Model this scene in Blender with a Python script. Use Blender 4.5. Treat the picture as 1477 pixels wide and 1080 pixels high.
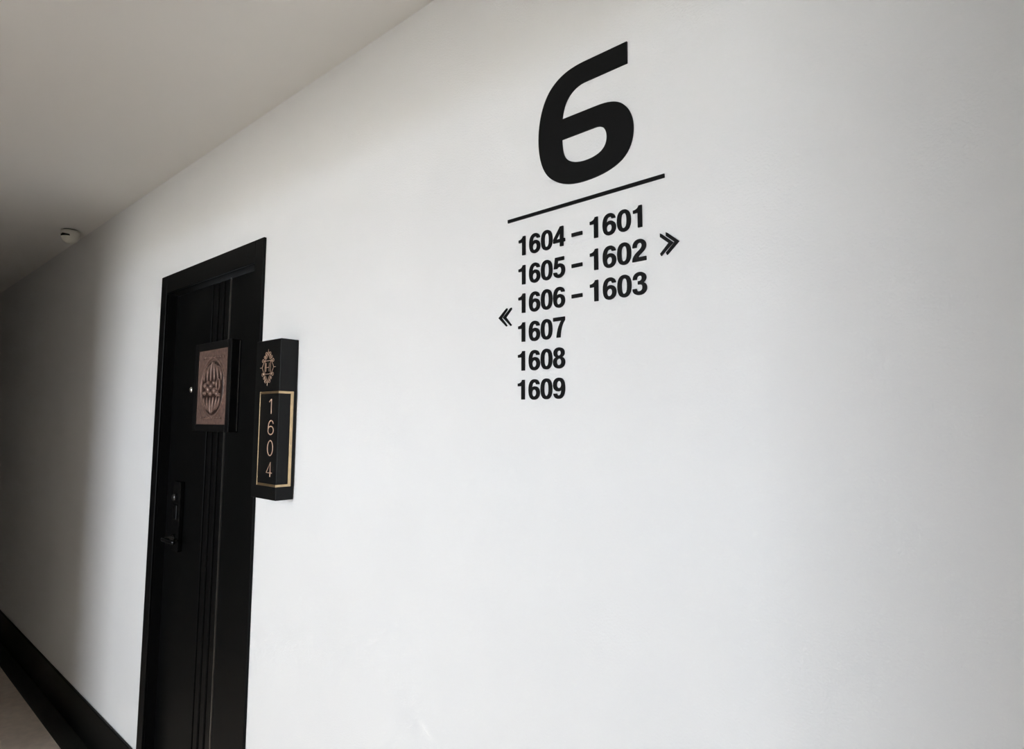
import bpy, bmesh, math
from mathutils import Vector, Matrix

for o in list(bpy.data.objects):
    bpy.data.objects.remove(o, do_unlink=True)
S = bpy.context.scene
COL = S.collection

# ------------------------------------------------------------------ camera
CAM_D, CAM_H = 0.9747, 1.6
PAN, TILT, ROLL = math.radians(40.403), math.radians(4.63), math.radians(0.403)
w0 = Vector((-math.sin(PAN), math.cos(PAN), 0)); r0 = Vector((math.cos(PAN), math.sin(PAN), 0)); u0 = Vector((0, 0, 1))
fw = w0 * math.cos(TILT) + u0 * math.sin(TILT)
up = -w0 * math.sin(TILT) + u0 * math.cos(TILT)
rt = r0 * math.cos(ROLL) + up * math.sin(ROLL)
up = -r0 * math.sin(ROLL) + up * math.cos(ROLL)
cd = bpy.data.cameras.new('camera'); cam = bpy.data.objects.new('camera', cd); COL.objects.link(cam)
cd.sensor_width = 36.0; cd.lens = 850.0 / 1477.0 * 36.0; cd.clip_start = 0.02
m = Matrix((rt, up, -fw)).transposed().to_4x4(); m.translation = (0, -CAM_D, CAM_H)
cam.matrix_world = m
S.camera = cam

# ------------------------------------------------------------------ world, window light, exposure
wd = bpy.data.worlds.new('sky'); S.world = wd; wd.use_nodes = True
bg = wd.node_tree.nodes['Background']; bg.inputs[0].default_value = (0.855, 0.92, 1.0, 1); bg.inputs[1].default_value = 13.2
WIN = dict(x0=-1.9, x1=-0.5, z0=1.25, z1=2.42, y=-5.0)      # window of the lobby across the corridor
OPN = dict(x0=-2.80, x1=-0.40, z1=2.34, y=-1.7)             # unseen opening to the lobby, edges placed to shade the wall's ends
ld = bpy.data.lights.new('window_portal', 'AREA'); ld.shape = 'RECTANGLE'
ld.size = WIN['x1'] - WIN['x0']; ld.size_y = WIN['z1'] - WIN['z0']; ld.cycles.is_portal = True
lo = bpy.data.objects.new('window_portal', ld); COL.objects.link(lo)
lo.location = ((WIN['x0'] + WIN['x1']) / 2, WIN['y'] - 0.16, (WIN['z0'] + WIN['z1']) / 2)
lo.rotation_euler = (math.radians(90), 0, 0)               # looks along +y, into the lobby
vs = S.view_settings
vs.view_transform = 'Standard'; vs.look = 'None'; vs.exposure = 1.68; vs.gamma = 1.0; vs.use_curve_mapping = False

# ------------------------------------------------------------------ materials
def mat(name, col, rough=0.5, metal=0.0, noise=None, bump=None, spec=0.5):
    """noise=(scale, amount): albedo mottling; bump=(scale, strength, distance)"""
    M = bpy.data.materials.new(name); M.use_nodes = True
    nt = M.node_tree; b = nt.nodes['Principled BSDF']
    b.inputs['Base Color'].default_value = (*col, 1); b.inputs['Roughness'].default_value = rough
    b.inputs['Metallic'].default_value = metal; b.inputs['Specular IOR Level'].default_value = spec
    tc = nt.nodes.new('ShaderNodeTexCoord')
    if noise:
        n = nt.nodes.new('ShaderNodeTexNoise'); n.inputs['Scale'].default_value = noise[0]; n.inputs['Detail'].default_value = 5
        nt.links.new(tc.outputs['Object'], n.inputs['Vector'])
        r = nt.nodes.new('ShaderNodeValToRGB')
        a = noise[1]
        r.color_ramp.elements[0].position = 0.3; r.color_ramp.elements[1].position = 0.7
        r.color_ramp.elements[0].color = (*[c * (1 - a) for c in col], 1)
        r.color_ramp.elements[1].color = (*[min(1, c * (1 + a)) for c in col], 1)
        nt.links.new(n.outputs['Fac'], r.inputs['Fac']); nt.links.new(r.outputs['Color'], b.inputs['Base Color'])
    if bump:
        n = nt.nodes.new('ShaderNodeTexNoise'); n.inputs['Scale'].default_value = bump[0]; n.inputs['Detail'].default_value = 3
        nt.links.new(tc.outputs['Object'], n.inputs['Vector'])
        bp = nt.nodes.new('ShaderNodeBump'); bp.inputs['Strength'].default_value = bump[1]; bp.inputs['Distance'].default_value = bump[2]
        nt.links.new(n.outputs['Fac'], bp.inputs['Height']); nt.links.new(bp.outputs['Normal'], b.inputs['Normal'])
    return M

M_WALL = mat('white_wall_paint', (0.83, 0.83, 0.825), 0.9, bump=(240, 0.5, 0.0018), noise=(3.0, 0.012), spec=0.15)
M_WALL_B = mat('bounce_cut_wall_paint', (0.58, 0.53, 0.47), 0.85, spec=0.2)  # unseen walls toned darker to cut bounce light in the corridor
M_CEIL = mat('ceiling_paint', (0.90, 0.885, 0.85), 0.85, bump=(300, 0.2, 0.0008))
M_FLOOR = mat('beige_stone_floor', (0.76, 0.65, 0.55), 0.5, noise=(22, 0.10), bump=(120, 0.1, 0.0005))
M_BORDER = mat('dark_granite_border', (0.022, 0.021, 0.018), 0.45, noise=(90, 0.3))
M_BLACK = mat('black_door_paint', (0.0028, 0.0028, 0.0028), 0.42, noise=(40, 0.12), bump=(180, 0.06, 0.0004), spec=0.14)
M_JAMB = mat('matt_black_jamb', (0.004, 0.004, 0.004), 0.65, spec=0.05)
M_BASE = mat('black_skirting', (0.003, 0.003, 0.003), 0.5, spec=0.2)
M_SIGN = mat('black_sign_lacquer', (0.005, 0.005, 0.005), 0.36, bump=(200, 0.04, 0.0003), spec=0.25)
M_LETTER = mat('black_acrylic', (0.0045, 0.0045, 0.0045), 0.5, spec=0.11)
M_GOLD = mat('brushed_gold', (0.72, 0.54, 0.32), 0.34, 1.0, noise=(60, 0.1))
M_COPPER = mat('rose_gold_print', (0.74, 0.50, 0.36), 0.42, 0.4)
M_RELIEF = mat('brown_relief_metal', (0.20, 0.125, 0.10), 0.42, 0.35, noise=(70, 0.3), bump=(140, 0.35, 0.001))
M_RELIEF_SHADE = mat('relief_recess_shade', (0.030, 0.014, 0.010), 0.5, 0.2, noise=(80, 0.3))  # darkened relief colour, paints the shade in the recesses
M_CHROME = mat('polished_chrome', (0.85, 0.85, 0.85), 0.12, 1.0)
M_DSTEEL = mat('dark_steel', (0.10, 0.10, 0.10), 0.3, 0.9)
M_STRIP = mat('satin_steel_strip', (0.55, 0.53, 0.50), 0.35, 1.0)
M_LOCK = mat('black_lock_metal', (0.004, 0.004, 0.004), 0.25, 0.0, spec=0.3)
M_PLAST = mat('white_plastic', (0.75, 0.74, 0.66), 0.45)
M_SLOT_GAP = mat('dark_slot_gap', (0.01, 0.01, 0.008), 0.7)  # dark colour for the slot and the painted gap shade
M_GROUND = mat('bounce_ground', (0.70, 0.64, 0.56), 0.8, noise=(2, 0.1))

# ------------------------------------------------------------------ helpers
def tag(o, label=None, cat=None, group=None, kind=None):
    if label: o['label'] = label
    if cat: o['category'] = cat
    if group: o['group'] = group
    if kind: o['kind'] = kind
    return o

def link(name, me, material, parent=None, smooth=False):
    o = bpy.data.objects.new(name, me); COL.objects.link(o)
    if material and not me.materials: me.materials.append(material)
    if parent:
        o.parent = parent
        o.matrix_parent_inverse = parent_world(parent).inverted()
    if smooth:
        for p in me.polygons: p.use_smooth = True
    return o

def parent_world(o):
    mw = o.matrix_basis.copy()
    if o.parent: mw = parent_world(o.parent) @ o.matrix_parent_inverse @ mw
    return mw

def empty(name, loc):
    o = bpy.data.objects.new(name, None); COL.objects.link(o); o.location = loc; o.empty_display_size = 0.05
    return o

def add_box(bm, x0, x1, y0, y1, z0, z1, bev=0.0, seg=1):
    v = [bm.verts.new((x, y, z)) for x in (x0, x1) for y in (y0, y1) for z in (z0, z1)]
    fs = [(0, 1, 3, 2), (4, 6, 7, 5), (0, 4, 5, 1), (2, 3, 7, 6), (0, 2, 6, 4), (1, 5, 7, 3)]
    faces = [bm.faces.new([v[i] for i in f]) for f in fs]
    if bev > 0:
        es = list({e for f in faces for e in f.edges})
        bmesh.ops.bevel(bm, geom=es, offset=bev, segments=seg, profile=0.5, affect='EDGES')

def finish(bm, name):
    bmesh.ops.recalc_face_normals(bm, faces=bm.faces)
    me = bpy.data.meshes.new(name); bm.to_mesh(me); bm.free()
    return me

def box(name, x0, x1, y0, y1, z0, z1, material, parent=None, bev=0.0, seg=1):
    bm = bmesh.new(); add_box(bm, x0, x1, y0, y1, z0, z1, bev, seg)
    return link(name, finish(bm, name), material, parent)

def boxes(name, lst, material, parent=None, bev=0.0):
    bm = bmesh.new()
    for b in lst: add_box(bm, *b, bev)
    return link(name, finish(bm, name), material, parent)

def lathe(name, prof, material, parent=None, origin=(0, 0, 0), axis='z', seg=28, smooth=True):
    """prof: list of (r, h) along the axis"""
    bm = bmesh.new(); rings = []
    for r, h in prof:
        ring = []
        for i in range(seg):
            a = 2 * math.pi * i / seg; c, s = r * math.cos(a), r * math.sin(a)
            p = (c, s, h) if axis == 'z' else (c, h, s)
            ring.append(bm.verts.new((origin[0] + p[0], origin[1] + p[1], origin[2] + p[2])))
        rings.append(ring)
    for a, b in zip(rings, rings[1:]):
        for i in range(seg):
            j = (i + 1) % seg; bm.faces.new((a[i], a[j], b[j], b[i]))
    bm.faces.new(rings[0]); bm.faces.new(rings[-1])
    o = link(name, finish(bm, name), material, parent)
    if smooth:
        for p in o.data.polygons: p.use_smooth = len(p.vertices) == 4
    return o

def bez(p0, p1, p2, p3, n):
    out = []
    for i in range(1, n + 1):
        t = i / n; u = 1 - t
        out.append((u**3 * p0[0] + 3*u*u*t * p1[0] + 3*u*t*t * p2[0] + t**3 * p3[0],
                    u**3 * p0[1] + 3*u*u*t * p1[1] + 3*u*t*t * p2[1] + t**3 * p3[1]))
    return out

def svg(path, n=7):
    """tiny path reader: M, L, C, Z with absolute coordinates -> list of closed point loops"""
    tok = path.replace(',', ' ').split(); i = 0; loops = []; cur = []; cmd = None
    while i < len(tok):
        if tok[i] in 'MLCZ':
            cmd = tok[i]; i += 1
            if cmd == 'Z': loops.append(cur); cur = []
            continue
        if cmd in 'ML':
            cur.append((float(tok[i]), float(tok[i+1]))); i += 2
        else:
            q = [float(t) for t in tok[i:i+6]]; i += 6
            cur += bez(cur[-1], q[0:2], q[2:4], q[4:6], n)
    out = []
    for lp in loops:
        if math.dist(lp[0], lp[-1]) < 1e-6: lp = lp[:-1]
        out.append(lp)
    return out

def plate_mesh(name, loops, scale, depth, bev=0.0):
    """flat cut-out plate in the xz plane, back at y=0, front at y=-depth; holes by even-odd fill"""
    cu = bpy.data.curves.new(name, 'CURVE'); cu.dimensions = '2D'; cu.fill_mode = 'BOTH'
    cu.extrude = depth / 2 - bev; cu.bevel_depth = bev; cu.bevel_resolution = 1
    if bev: cu.offset = -bev
    for lp in loops:
        sp = cu.splines.new('POLY'); sp.points.add(len(lp) - 1); sp.use_cyclic_u = True
        for p, (x, z) in zip(sp.points, lp): p.co = (x * scale, z * scale, 0, 1)
    ob = bpy.data.objects.new(name, cu); COL.objects.link(ob)
    bpy.context.view_layer.update()
    me = bpy.data.meshes.new_from_object(ob.evaluated_get(bpy.context.evaluated_depsgraph_get()))
    bpy.data.objects.remove(ob, do_unlink=True); bpy.data.curves.remove(cu)
    me.transform(Matrix.Translation((0, -depth / 2, 0)) @ Matrix.Rotation(math.radians(90), 4, 'X'))
    me.name = name; me.materials.clear()
    return me

def tube(bm, pts, r, sides=6, flat=1.0):
    """swept tube in the xz plane (pts are 3D), flattened in y by flat"""
    n = len(pts); rings = []
    for i in range(n):
        a = Vector(pts[max(i-1, 0)]); b = Vector(pts[min(i+1, n-1)]); t = (b - a).normalized()
        side = Vector((0, 1, 0)); nn = t.cross(side).normalized()
        rings.append([bm.verts.new(Vector(pts[i]) + nn * (r * math.cos(2*math.pi*k/sides)) + side * (r * flat * math.sin(2*math.pi*k/sides))) for k in range(sides)])
    for a, b in zip(rings, rings[1:]):
        for k in range(sides):
            j = (k + 1) % sides; bm.faces.new((a[k], a[j], b[j], b[k]))
    bm.faces.new(rings[0]); bm.faces.new(rings[-1])

# ------------------------------------------------------------------ the setting
CEIL = 2.70
DX0, DX1, DTOP = -2.893, -1.957, 2.236         # outer edges of the door casing
IX0, IX1, ITOP = -2.832, -2.018, 2.156         # inner edges of the casing
boxes('wall_front', [(-9.0, IX0 - 0.02, 0, 0.16, 0, CEIL), (IX1 + 0.02, 2.6, 0, 0.16, 0, CEIL), (IX0 - 0.02, IX1 + 0.02, 0, 0.16, ITOP + 0.02, CEIL)], M_WALL)
tag(bpy.data.objects['wall_front'], 'long white painted corridor wall with the door and numbers', 'wall', kind='structure')
tag(box('floor', -9.0, 2.6, -5.0, 0.16, -0.1, 0, M_FLOOR), 'beige speckled stone corridor floor', 'floor', kind='structure')
tag(box('ceiling', -9.0, 2.6, -5.0, 0.16, CEIL, CEIL + 0.1, M_CEIL), 'plain off-white corridor ceiling', 'ceiling', kind='structure')
tag(box('wall_left', -9.1, -9.0, -1.7, 0.0, 0, CEIL, M_WALL_B), 'unseen wall closing the dark far end of the corridor, darkened to cut bounce', 'wall', kind='structure')
tag(box('wall_right', 2.6, 2.7, -5.0, 0.0, 0, CEIL, M_WALL), 'white wall at the near end of the corridor', 'wall', kind='structure')
o = OPN
boxes('wall_back', [(-9.0, o['x0'], o['y'] - 0.15, o['y'], 0, CEIL), (o['x1'], 2.6, o['y'] - 0.15, o['y'], 0, CEIL), (o['x0'], o['x1'], o['y'] - 0.15, o['y'], o['z1'], CEIL)], M_WALL_B)
tag(bpy.data.objects['wall_back'], 'unseen wall across the corridor, its opening shaped to shade both ends', 'wall', kind='structure')
tag(box('wall_lobby', -4.1, -4.0, WIN['y'], o['y'] - 0.15, 0, CEIL, M_WALL), 'white side wall of the lobby behind the opening', 'wall', kind='structure')
w = WIN
boxes('wall_window', [(-4.1, w['x0'], w['y'] - 0.15, w['y'], 0, CEIL), (w['x1'], 2.7, w['y'] - 0.15, w['y'], 0, CEIL), (w['x0'], w['x1'], w['y'] - 0.15, w['y'], w['z1'], CEIL), (w['x0'], w['x1'], w['y'] - 0.15, w['y'], 0, w['z0'])], M_WALL)
tag(bpy.data.objects['wall_window'], 'white lobby wall holding the window', 'wall', kind='structure')
win = empty('window_1', ((w['x0'] + w['x1']) / 2, w['y'], w['z0']))
tag(win, 'open lobby window letting in daylight', 'window', kind='structure')
t = 0.05
boxes('window_frame', [(w['x0'], w['x0'] + t, w['y'] - 0.1, w['y'] - 0.04, w['z0'], w['z1']), (w['x1'] - t, w['x1'], w['y'] - 0.1, w['y'] - 0.04, w['z0'], w['z1']),
      (w['x0'] + t, w['x1'] - t, w['y'] - 0.1, w['y'] - 0.04, w['z0'], w['z0'] + t), (w['x0'] + t, w['x1'] - t, w['y'] - 0.1, w['y'] - 0.04, w['z1'] - t, w['z1'])], M_PLAST, win)
tag(box('ground', -30, 30, -45, w['y'] - 0.15, -0.25, -0.05, M_GROUND), 'unseen pale ground added outside the lobby window to bounce light', 'ground', kind='structure')  # unseen ground added to bounce warm light up through the window

# skirting and the dark border on the floor
tag(box('baseboard_left', -9.0, DX0, -0.012, 0, 0, 0.19, M_BASE, bev=0.003), 'black skirting board running down the corridor from the door', 'skirting', kind='structure')
tag(box('baseboard_right', DX1, 2.6, -0.012, 0, 0, 0.19, M_BASE, bev=0.003), 'black skirting board to the right of the door', 'skirting', kind='structure')
tag(box('trim_1', -9.0, 2.6, -0.10, 0, 0.0, 0.002, M_BORDER), 'dark stone border strip along the foot of the wall', 'floor border', kind='structure')

# ------------------------------------------------------------------ door
door = empty('door_1', ((DX0 + DX1) / 2, 0.0, 0.0))
tag(door, 'black hotel room door with fluted centre in a black frame', 'door', kind='structure')
LEAF = 0.032                                     # front plane of the door leaf
CF = -0.010                                      # front plane of the casing
for nm, b in (('casing', (DX0, IX0, CF, 0.0, 0.002, DTOP)), ('casing', (IX1, DX1, CF, 0.0, 0.002, DTOP)), ('casing', (IX0, IX1, CF, 0.0, ITOP, DTOP))):
    box('casing', *b, M_BLACK, door, bev=0.0012)
box('jamb', IX0 - 0.019, IX0, 0.0, 0.10, 0.002, ITOP, M_JAMB, door, bev=0.001)
box('jamb', IX1, IX1 + 0.019, 0.0, 0.10, 0.002, ITOP, M_JAMB, door, bev=0.001)
box('head_jamb', IX0 - 0.019, IX1 + 0.019, 0.0, 0.10, ITOP, ITOP + 0.019, M_JAMB, door, bev=0.001)
leaf = box('door_leaf', IX0 + 0.003, IX1 - 0.003, LEAF + 0.012, LEAF + 0.05, 0.004, ITOP - 0.004, M_BLACK, door)
z0, z1 = 0.006, ITOP - 0.006
box('panel', IX0 + 0.003, -2.690, LEAF + 0.004, LEAF + 0.012, z0, z1, M_BLACK, leaf, bev=0.002)
box('panel', -2.690, -2.452, LEAF, LEAF + 0.012, z0, z1, M_BLACK, leaf, bev=0.0008)
for x in (-2.443, -2.391, -2.339):
    box('flute', x, x + 0.040, LEAF, LEAF + 0.012, z0, z1, M_BLACK, leaf, bev=0.004, seg=2)
box('panel', -2.285, IX1 - 0.003, LEAF, LEAF + 0.012, z0, z1, M_BLACK, leaf, bev=0.002)
tag(box('inlay_strip', -2.2905, -2.2865, LEAF - 0.003, LEAF + 0.012, z0, z1, M_STRIP, leaf), 'thin bright metal strip beside the flutes')
# peephole
px, pz = -2.612, 1.7255
ph = lathe('peephole', [(0.013, 0.0), (0.013, -0.004), (0.011, -0.006), (0.0085, -0.008), (0.004, -0.0105), (0.0005, -0.0112)], M_CHROME, leaf, (px, LEAF, pz), 'y', 24)
tag(ph, 'small chrome peephole')
# lock with lever
lock = box('lock', -2.700, -2.630, LEAF - 0.020, LEAF, 1.060, 1.345, M_LOCK, door, bev=0.004, seg=2)
tag(lock, 'tall black lock plate with lever')
lathe('key_cylinder', [(0.015, 0.0), (0.015, -0.008), (0.012, -0.012), (0.003, -0.013)], M_DSTEEL, lock, (-2.668, LEAF - 0.020, 1.280), 'y', 20)
box('card_reader', -2.684, -2.648, LEAF - 0.024, LEAF - 0.020, 1.19, 1.25, M_LOCK, lock, bev=0.002)
lathe('lever_neck', [(0.017, 0.0), (0.017, -0.006), (0.009, -0.009), (0.009, -0.036)], M_LOCK, lock, (-2.672, LEAF - 0.020, 1.113), 'y', 18)
box('lever', -2.682, -2.560, LEAF - 0.066, LEAF - 0.052, 1.105, 1.121, M_LOCK, lock, bev=0.006, seg=3)

# ------------------------------------------------------------------ framed relief on the door
rel = empty('relief_plaque', (-2.343, LEAF, 1.5495))
tag(rel, 'square brown relief ornament in a deep black frame hung on the door', 'wall plaque')
RX0, RX1, RZ0, RZ1 = -2.472, -2.213, 1.584, 1.871
FX0, FX1, FZ0, FZ1 = RX0 - 0.030, RX1 + 0.032, RZ0 - 0.028, RZ1 + 0.030
RY = 0.0
for b in ((FX0, RX0, RY - 0.004, LEAF, FZ0, FZ1), (RX1, FX1, RY - 0.004, LEAF, FZ0, FZ1), (RX0, RX1, RY - 0.004, LEAF, RZ1, FZ1), (RX0, RX1, RY - 0.004, LEAF, FZ0, RZ0)):
    box('frame_bar', *b, M_SIGN, rel, bev=0.0025, seg=2)
panel = box('relief_panel', RX0, RX1, RY, LEAF, RZ0, RZ1, M_RELIEF, rel)
tag(panel, 'coppery brown cast panel')
cx, cz = (RX0 + RX1) / 2 + 0.006, (RZ0 + RZ1) / 2 - 0.004
def disc(name, ex, ez, y0, y1, material, x, z, n=28):
    bm = bmesh.new()
    lo_ = [bm.verts.new((x + ex * math.cos(2*math.pi*i/n), y1, z + ez * math.sin(2*math.pi*i/n))) for i in range(n)]
    hi_ = [bm.verts.new((x + ex * .92 * math.cos(2*math.pi*i/n), y0, z + ez * .92 * math.sin(2*math.pi*i/n))) for i in range(n)]
    for i in range(n):
        j = (i + 1) % n; bm.faces.new((lo_[i], lo_[j], hi_[j], hi_[i]))
    bm.faces.new(hi_); bm.faces.new(lo_)
    return link(name, finish(bm, name), material, panel)
tag(disc('medallion_ground', 0.098, 0.110, RY - 0.002, RY + 0.004, M_RELIEF_SHADE, cx, cz), 'oval ground of the relief, coloured dark as recess shade')
def ribs(pts, r):
    bm = bmesh.new(); P = []
    n = 10
    for i in range(n + 1):
        q = bez(*pts, 12)
        P = [pts[0]] + q
    # tapered rib
    rings = []; N = len(P)
    for i, (x, z) in enumerate(P):
        a = Vector(P[max(i-1, 0)]); b = Vector(P[min(i+1, N-1)]); t_ = (b - a).normalized(); nn = Vector((-t_.y, t_.x))
        s = r * (0.25 + 0.75 * math.sin(math.pi * (0.08 + 0.84 * i / (N - 1))))
        rings.append([bm.verts.new((x + nn.x * s * math.cos(k), RY - 0.0015 - s * 1.1 * math.sin(k), z + nn.y * s * math.cos(k))) for k in [math.pi * j / 4 for j in range(5)]])
    for a, b in zip(rings, rings[1:]):
        for k in range(4): bm.faces.new((a[k], a[k+1], b[k+1], b[k]))
    bm.faces.new(rings[0]); bm.faces.new(rings[-1])
    return link('rib', finish(bm, 'rib'), M_RELIEF, panel, smooth=True)
for dx in (-0.072, -0.044, -0.014, 0.016, 0.046, 0.074):         # upper fan
    ribs(((cx + dx * 0.35, cz + 0.104 - abs(dx) * 0.35), (cx + dx * 0.8, cz + 0.085), (cx + dx * 1.1, cz + 0.06), (cx + dx * 1.02, cz + 0.026)), 0.0058)
for dx in (-0.070, -0.042, -0.014, 0.014, 0.042, 0.068):         # lower fan
    ribs(((cx + dx * 0.98, cz - 0.036), (cx + dx * 1.0, cz - 0.06), (cx + dx * 0.75, cz - 0.085), (cx + dx * 0.30, cz - 0.103 + abs(dx) * 0.3)), 0.0055)
def knob(name, x, z, r, h, rings=3, n=14):
    prof = [(r * math.cos(i * math.pi / 2 / rings), -h * math.sin(i * math.pi / 2 / rings)) for i in range(rings)] + [(r * 0.06, -h)]
    return lathe(name, [(r, 0.004)] + prof, M_RELIEF, panel, (x, RY - 0.001, z), 'y', n)
for i, (dx, dz, r) in enumerate([(-0.058, 0.010, 0.011), (-0.030, 0.020, 0.009), (-0.034, -0.006, 0.014), (-0.006, 0.006, 0.012), (-0.010, -0.022, 0.011), (0.020, 0.018, 0.010), (0.022, -0.012, 0.013), (-0.062, -0.020, 0.010), (0.048, -0.024, 0.011), (0.070, -0.030, 0.007)]):
    knob('rosette', cx + dx, cz + dz, r, 0.010)
for i in range(9):
    knob('bead', cx - 0.088 + i * 0.022, cz + 0.117, 0.0055, 0.006, 2, 8)
for i in range(8):
    knob('bead', cx - 0.084 + i * 0.024, cz - 0.115, 0.0055, 0.006, 2, 8)
def arc_rim():
    bm = bmesh.new(); n = 40
    pts = [(cx + 0.103 * math.cos(2*math.pi*i/n), RY, cz + 0.114 * math.sin(2*math.pi*i/n)) for i in range(n + 1)]
    tube(bm, pts, 0.0045, 6)
    return link('medallion_rim', finish(bm, 'medallion_rim'), M_RELIEF, panel, smooth=True)
arc_rim()
bm = bmesh.new()
tube(bm, [(cx + 0.056 + 0.014 * math.cos(2*math.pi*i/20), RY - 0.003, cz + 0.010 + 0.020 * math.sin(2*math.pi*i/20)) for i in range(21)], 0.004, 6)
link('ring', finish(bm, 'ring'), M_RELIEF, panel, smooth=True)
box('edge_highlight', FX1 - 0.001, FX1 + 0.0012, LEAF - 0.007, LEAF - 0.004, FZ0 + 0.004, FZ1 - 0.004, M_STRIP, rel)  # bright strip added to draw the highlight along the frame edge

# ------------------------------------------------------------------ projecting room number sign beside the door
SX0, SX1, SY, SZ0, SZ1 = -1.873, -1.7165, -0.060, 1.357, 1.855
sign = empty('room_number_sign', ((SX0 + SX1) / 2, 0, SZ0))
tag(sign, 'black box sign with gold emblem and upright 1604 beside the door', 'sign')
box('sign_body', SX0, SX1, SY, -0.001, SZ0, SZ1, M_SIGN, sign, bev=0.0015)
# L-shaped gold frame: on the front and round the right-hand edge
gx, gy, gt, gw, gz0, gz1 = -1.8345, -0.0215, 0.003, 0.0075, 1.398, 1.691
box('gold_bar', gx, gx + 0.0045, SY - gt, SY, gz0, gz1, M_GOLD, sign, bev=0.0006)
for za in (gz0, gz1 - gw):
    gb = boxes('gold_bar', [(gx + 0.0045, SX1 + gt, SY - gt, SY, za, za + gw), (SX1, SX1 + gt, SY, gy, za, za + gw)], M_GOLD, sign, bev=0.0006)
box('gold_bar', SX1, SX1 + gt, gy - 0.001, gy + 0.0085, gz0, gz1, M_GOLD, sign, bev=0.0006)
def thin_digit(strokes, x, ztop, h, wd_):
    bm = bmesh.new()
    for st in strokes:
        pts = [(x + p[0] * wd_, SY - 0.0008, ztop - h + p[1] * h) for p in st]
        tube(bm, pts, 0.0018, 6, 0.6)
    return tag(link('digit', finish(bm, 'digit'), M_COPPER, sign), 'thin rose gold numeral')
def ell(ax, az, rx, rz, a0, a1, n=20):
    return [(ax + rx * math.cos(math.radians(a0 + (a1 - a0) * i / n)), az + rz * math.sin(math.radians(a0 + (a1 - a0) * i / n))) for i in range(n + 1)]
G1 = [[(-0.32, 0.80), (-0.02, 0.96), (0.05, 0.98), (0.05, 0.0)]]
G6 = [ell(0, 0.30, 0.46, 0.28, 180, -180, 26), [(-0.46, 0.30)] + bez((-0.46, 0.30), (-0.46, 0.72), (-0.30, 0.97), (0.02, 0.97), 10) + bez((0.02, 0.97), (0.22, 0.97), (0.36, 0.88), (0.40, 0.76), 6)]
G0 = [ell(0, 0.5, 0.45, 0.48, 90, 450, 30)]
G4 = [[(0.16, 0.0), (0.16, 0.97), (-0.50, 0.26), (0.46, 0.26)]]
for g, x, zt, hh in ((G1, -1.7625, 1.6677, 0.047), (G6, -1.7595, 1.6012, 0.0455), (G0, -1.7590, 1.5390, 0.048), (G4, -1.7590, 1.4728, 0.0455)):
    thin_digit(g, x, zt, hh, 0.036)
# emblem: letter H in a little frame inside a scrolled diamond
ex, ez = -1.7935, 1.7675
def strokes_mesh(name, strokes, r, parent=sign):
    bm = bmesh.new()
    for st in strokes: tube(bm, [(ex + a, SY - 0.0006, ez + b) for a, b in st], r, 5, 0.6)
    return link(name, finish(bm, name), M_COPPER, parent)
def spiral(ax, az, r, a0, turns, sgn, n=18):
    return [(ax + r * (1 - 0.65 * i / n) * math.cos(math.radians(a0) + sgn * 2*math.pi*turns*i/n), az + r * 1.05 * (1 - 0.65 * i / n) * math.sin(math.radians(a0) + sgn * 2*math.pi*turns*i/n)) for i in range(n + 1)]
tag(strokes_mesh('emblem_letter', [[(-0.0105, -0.013), (-0.0105, 0.0145)], [(-0.0135, -0.013), (-0.0135, 0.0145)], [(0.008, -0.013), (0.008, 0.0145)], [(-0.0105, 0.0), (0.008, 0.0)]], 0.0008), 'letter H of the emblem')
strokes_mesh('emblem_frame', [[(-0.018, -0.021), (-0.018, 0.021)], [(0.017, -0.021), (0.017, 0.021)], [(-0.0185, 0.021), (0.0175, 0.021)], [(-0.0185, -0.021), (0.0175, -0.021)]], 0.0009)
sc = []
for sx in (-1, 1):
    for sz in (-1, 1):
        q = lambda pts: [(sx * a, sz * b) for a, b in pts]
        sc.append(q([(0.004, 0.049)] + bez((0.004, 0.049), (0.012, 0.040), (0.018, 0.030), (0.020, 0.022), 6) + bez((0.020, 0.022), (0.026, 0.016), (0.032, 0.008), (0.036, 0.001), 6)))
        sc.append(q(spiral(0.012, 0.044, 0.0065, 250, 1.2, 1)))
        sc.append(q(spiral(0.032, 0.021, 0.0070, 200, 1.2, -1)))
        sc.append(q([(0.0, 0.045), (0.006, 0.035), (0.012, 0.026)]))
        sc.append(q(spiral(0.023, 0.033, 0.0055, 230, 1.0, -1)))
    sc.append([(sx * 0.036, 0.0), (sx * 0.050, 0.0)])
for sz in (-1, 1): sc.append([(0, sz * 0.045), (0, sz * 0.058)])
tag(strokes_mesh('emblem_scrollwork', sc, 0.0008), 'diamond of fine gold scrolls')

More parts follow.
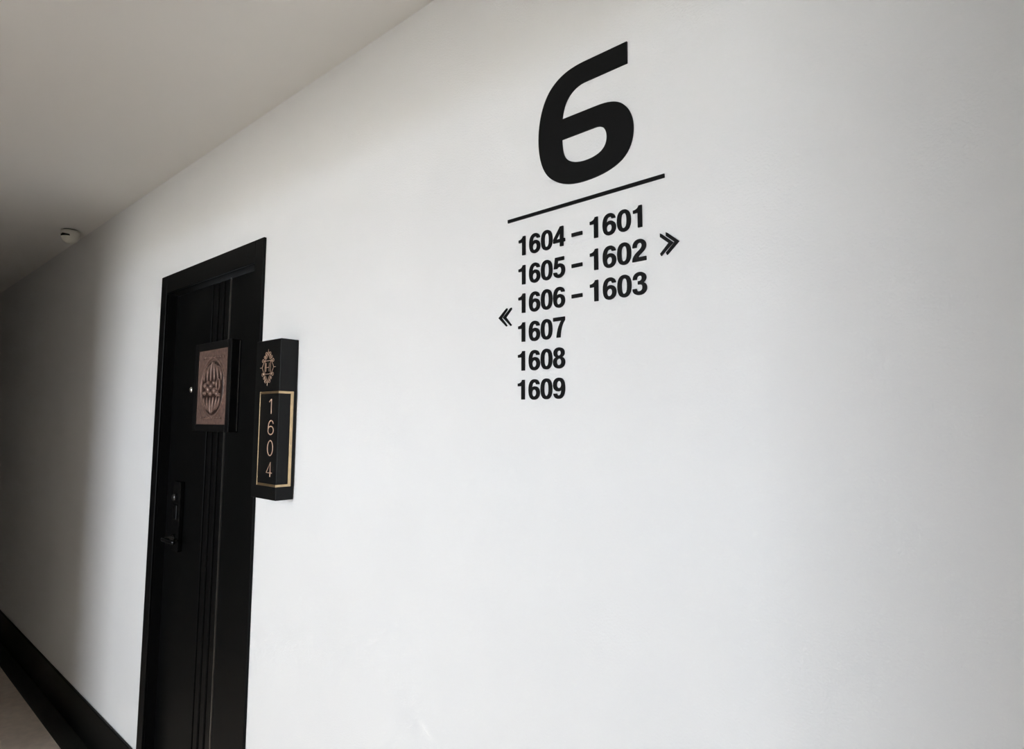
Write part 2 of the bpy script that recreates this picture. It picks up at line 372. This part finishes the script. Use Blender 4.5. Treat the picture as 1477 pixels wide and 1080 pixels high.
# ------------------------------------------------------------------ raised black numerals on the wall
GL = {
 '0': 'M 276 709 C 435 709 525 590 525 343 C 525 97 435 -23 276 -23 C 117 -23 28 97 28 343 C 28 590 117 709 276 709 Z M 276 592 C 205 592 173 520 173 343 C 173 166 205 94 276 94 C 347 94 380 166 380 343 C 380 520 347 592 276 592 Z',
 '1': 'M 236 0 L 380 0 L 380 709 L 272 709 C 250 622 180 586 72 584 L 72 484 L 236 484 Z',
 '2': 'M 30 0 L 511 0 L 511 127 L 222 127 C 244 172 284 202 350 250 C 450 325 511 390 511 496 C 511 625 416 709 276 709 C 130 709 41 618 41 455 L 180 455 C 182 545 215 592 275 592 C 330 592 366 552 366 492 C 366 430 335 395 230 320 C 92 225 34 140 30 0 Z',
 '3': 'M 27 187 C 30 54 122 -23 272 -23 C 422 -23 522 60 522 192 C 522 280 482 338 405 367 C 470 400 502 450 502 518 C 502 635 410 709 275 709 C 135 709 45 625 43 480 L 178 480 C 180 555 214 594 272 594 C 325 594 358 563 358 512 C 358 450 318 420 240 420 L 218 420 L 218 315 L 250 315 C 335 315 376 282 376 210 C 376 135 338 95 270 95 C 207 95 170 130 168 187 Z',
 '4': 'M 325 709 L 454 709 L 454 264 L 522 264 L 522 149 L 454 149 L 454 0 L 314 0 L 314 149 L 25 149 L 25 276 Z M 314 264 L 314 510 L 152 264 Z',
 '5': 'M 486 709 L 112 709 L 54 310 L 188 310 C 203 343 235 362 275 362 C 340 362 380 310 380 231 C 380 150 338 97 272 97 C 219 97 183 126 174 180 L 30 180 C 42 53 135 -23 268 -23 C 421 -23 524 82 524 240 C 524 387 436 481 308 481 C 265 481 230 470 202 450 L 221 583 L 486 583 Z',
 '6': 'M 509 522 C 497 640 416 709 290 709 C 122 709 28 580 28 335 C 28 95 115 -23 276 -23 C 420 -23 521 78 521 222 C 521 360 430 453 308 453 C 247 453 202 430 170 384 C 174 525 208 592 285 592 C 333 592 360 570 369 522 Z M 272 339 C 335 339 377 292 377 219 C 377 143 335 94 275 94 C 214 94 173 146 173 221 C 173 291 212 339 272 339 Z',
 '7': 'M 32 709 L 522 709 L 522 596 C 410 480 345 300 325 0 L 174 0 C 195 240 270 450 385 582 L 32 582 Z',
 '8': 'M 276 709 C 412 709 503 632 503 524 C 503 455 467 405 409 371 C 482 338 526 280 526 197 C 526 65 424 -23 276 -23 C 128 -23 26 65 26 197 C 26 280 70 338 143 371 C 85 405 49 455 49 524 C 49 632 140 709 276 709 Z M 276 597 C 224 597 190 566 190 514 C 190 460 224 427 276 427 C 328 427 362 460 362 514 C 362 566 328 597 276 597 Z M 276 318 C 212 318 172 272 172 206 C 172 139 212 94 276 94 C 340 94 380 139 380 206 C 380 272 340 318 276 318 Z',
}
loops9 = [[(552 - x, 686 - z) for x, z in lp] for lp in svg(GL['6'])]
EM, ADV, TH = 0.0592 / 1000.0, 0.0321, 0.003
GM = {c: plate_mesh('digit_' + c, svg(p), EM, TH) for c, p in GL.items()}
GM['9'] = plate_mesh('digit_9', loops9, EM, TH)
SKEW = 0.0085                                    # the directory hangs a hair off level
def lift(x): return SKEW * (x + 0.796)
rows = [1.9628, 1.8983, 1.8358, 1.7727, 1.7104, 1.6485]
LX, RXX = -0.8150, -0.6310
def number(txt, x, z, label, group):
    e = empty('room_number', (x, 0, z + lift(x))); e.rotation_euler = (0, -SKEW, 0)
    tag(e, label, 'number', group)
    for i, c in enumerate(txt):
        me = GM[c]
        if not me.materials: me.materials.append(M_LETTER)
        d = bpy.data.objects.new('digit', me); COL.objects.link(d); d.parent = e; d.location = (i * ADV, 0, 0)
    return e
order = ['first', 'second', 'third', 'fourth', 'fifth', 'lowest']
for i, tname in enumerate(['1604', '1605', '1606', '1607', '1608', '1609']):
    number(tname, LX, rows[i], 'raised black number %s, %s row of the left column' % (tname, order[i] if i else 'top'), 'room numbers under the floor numeral')
for i, tname in enumerate(['1601', '1602', '1603']):
    number(tname, RXX, rows[i], 'raised black number %s, %s row of the right column' % (tname, ['top', 'middle', 'lowest'][i]), 'room numbers under the floor numeral')
dash_me = None
for i, (l, r_) in enumerate([('1604', '1601'), ('1605', '1602'), ('1606', '1603')]):
    if dash_me is None:
        bm = bmesh.new(); add_box(bm, 0, 0.0258, -TH, 0, -0.0038, 0.0038, 0.0004); dash_me = finish(bm, 'dash'); dash_me.materials.append(M_LETTER)
    d = bpy.data.objects.new('dash', dash_me); COL.objects.link(d)
    d.location = (-0.6712, 0, rows[i] + 0.0172 + lift(-0.67)); d.rotation_euler = (0, -SKEW, 0)
    tag(d, ['upper short black dash, between 1604 and 1601', 'middle short black dash, between 1605 and 1602', 'lower short black dash, between 1606 and 1603'][i], 'dash', 'dashes between the numbers')
def poly_plate(name, pts, parent):
    return link(name, plate_mesh(name, [pts], 1.0, TH), M_LETTER, parent)
chR = [(-0.4755, 1.9440), (-0.4725, 1.9425), (-0.4503, 1.9232), (-0.4735, 1.9018), (-0.4757, 1.9062), (-0.4592, 1.9232), (-0.4755, 1.9372)]
chR = [(x - 0.0007, z + 0.0005) for x, z in chR]
ar = empty('direction_arrow', (-0.4575, 0, 1.9018)); tag(ar, 'black double arrow pointing right beside 1602', 'arrow', 'double arrows of the directory')
poly_plate('chevron', chR, ar); poly_plate('chevron', [(x + 0.0114, z) for x, z in chR], ar)
chL = [(-0.8420, 1.8506), (-0.8448, 1.8500), (-0.8670, 1.8309), (-0.8442, 1.8102), (-0.8420, 1.8125), (-0.8582, 1.8307), (-0.8420, 1.8468)]
chL = [(x - 0.0013, z + 0.0004) for x, z in chL]
al = empty('direction_arrow', (-0.848, 0, 1.8102)); tag(al, 'small black double arrow pointing left beside 1606', 'arrow', 'double arrows of the directory')
poly_plate('chevron', chL, al); poly_plate('chevron', [(x + 0.0126, z) for x, z in chL], al)
ln = link('divider_line', plate_mesh('divider_line', [[(0, -0.0036), (0.377, -0.0036), (0.377, 0.0036), (0, 0.0036)]], 1.0, TH), M_LETTER)
ln.location = (-0.8432, 0, 2.0468); ln.rotation_euler = (0, -0.0106, 0)
tag(ln, 'thin black raised line under the large 6', 'line')
six = svg('M -0.5396 2.3394 L -0.640 2.3388 C -0.678 2.3380 -0.703 2.3290 -0.7235 2.3090 C -0.7440 2.2880 -0.7562 2.2500 -0.7560 2.2060 '
          'C -0.7556 2.1600 -0.7420 2.1280 -0.7200 2.1105 C -0.7000 2.0950 -0.6760 2.0868 -0.6430 2.0862 C -0.6000 2.0860 -0.5720 2.0940 -0.5533 2.1062 '
          'C -0.5360 2.1190 -0.5278 2.1390 -0.5278 2.1625 C -0.5278 2.1900 -0.5400 2.2120 -0.5580 2.2228 C -0.5710 2.2305 -0.5880 2.2334 -0.6060 2.2336 '
          'L -0.6939 2.2336 C -0.6920 2.2540 -0.6860 2.2690 -0.6745 2.2803 C -0.6660 2.2880 -0.6540 2.2945 -0.6380 2.2948 L -0.5398 2.2955 Z '
          'M -0.6945 2.1897 L -0.6120 2.1902 C -0.5960 2.1900 -0.5860 2.1790 -0.5860 2.1620 C -0.5862 2.1410 -0.6010 2.1290 -0.6350 2.1284 '
          'C -0.6620 2.1284 -0.6770 2.1380 -0.6850 2.1480 C -0.6910 2.1560 -0.6940 2.1700 -0.6945 2.1897 Z', 12)
s6 = link('floor_numeral', plate_mesh('floor_numeral', [[(x + 0.64, z - 2.086) for x, z in lp] for lp in six], 1.0, 0.0035), M_LETTER)
s6.location = (-0.6404, 0, 2.0864)
tag(s6, 'large black raised numeral 6 high on the white wall', 'number')

# ------------------------------------------------------------------ detector on the ceiling
det = empty('ceiling_detector', (-4.15, -0.087, CEIL))
tag(det, 'small white round detector on the ceiling in the dark end', 'detector')
c0 = (-4.15, -0.087, CEIL)
lathe('shadow_gap_ring', [(0.036, 0.0), (0.036, -0.006)], M_SLOT_GAP, det, c0)  # dark ring coloured in as the shadow gap against the ceiling
body = lathe('housing', [(0.046, -0.006), (0.047, -0.020), (0.044, -0.045), (0.034, -0.066), (0.018, -0.078), (0.002, -0.081)], M_PLAST, det, c0)
box('sensor_slot', c0[0] + 0.005, c0[0] + 0.043, c0[1] - 0.0465, c0[1] - 0.010, CEIL - 0.043, CEIL - 0.034, M_SLOT_GAP, det)
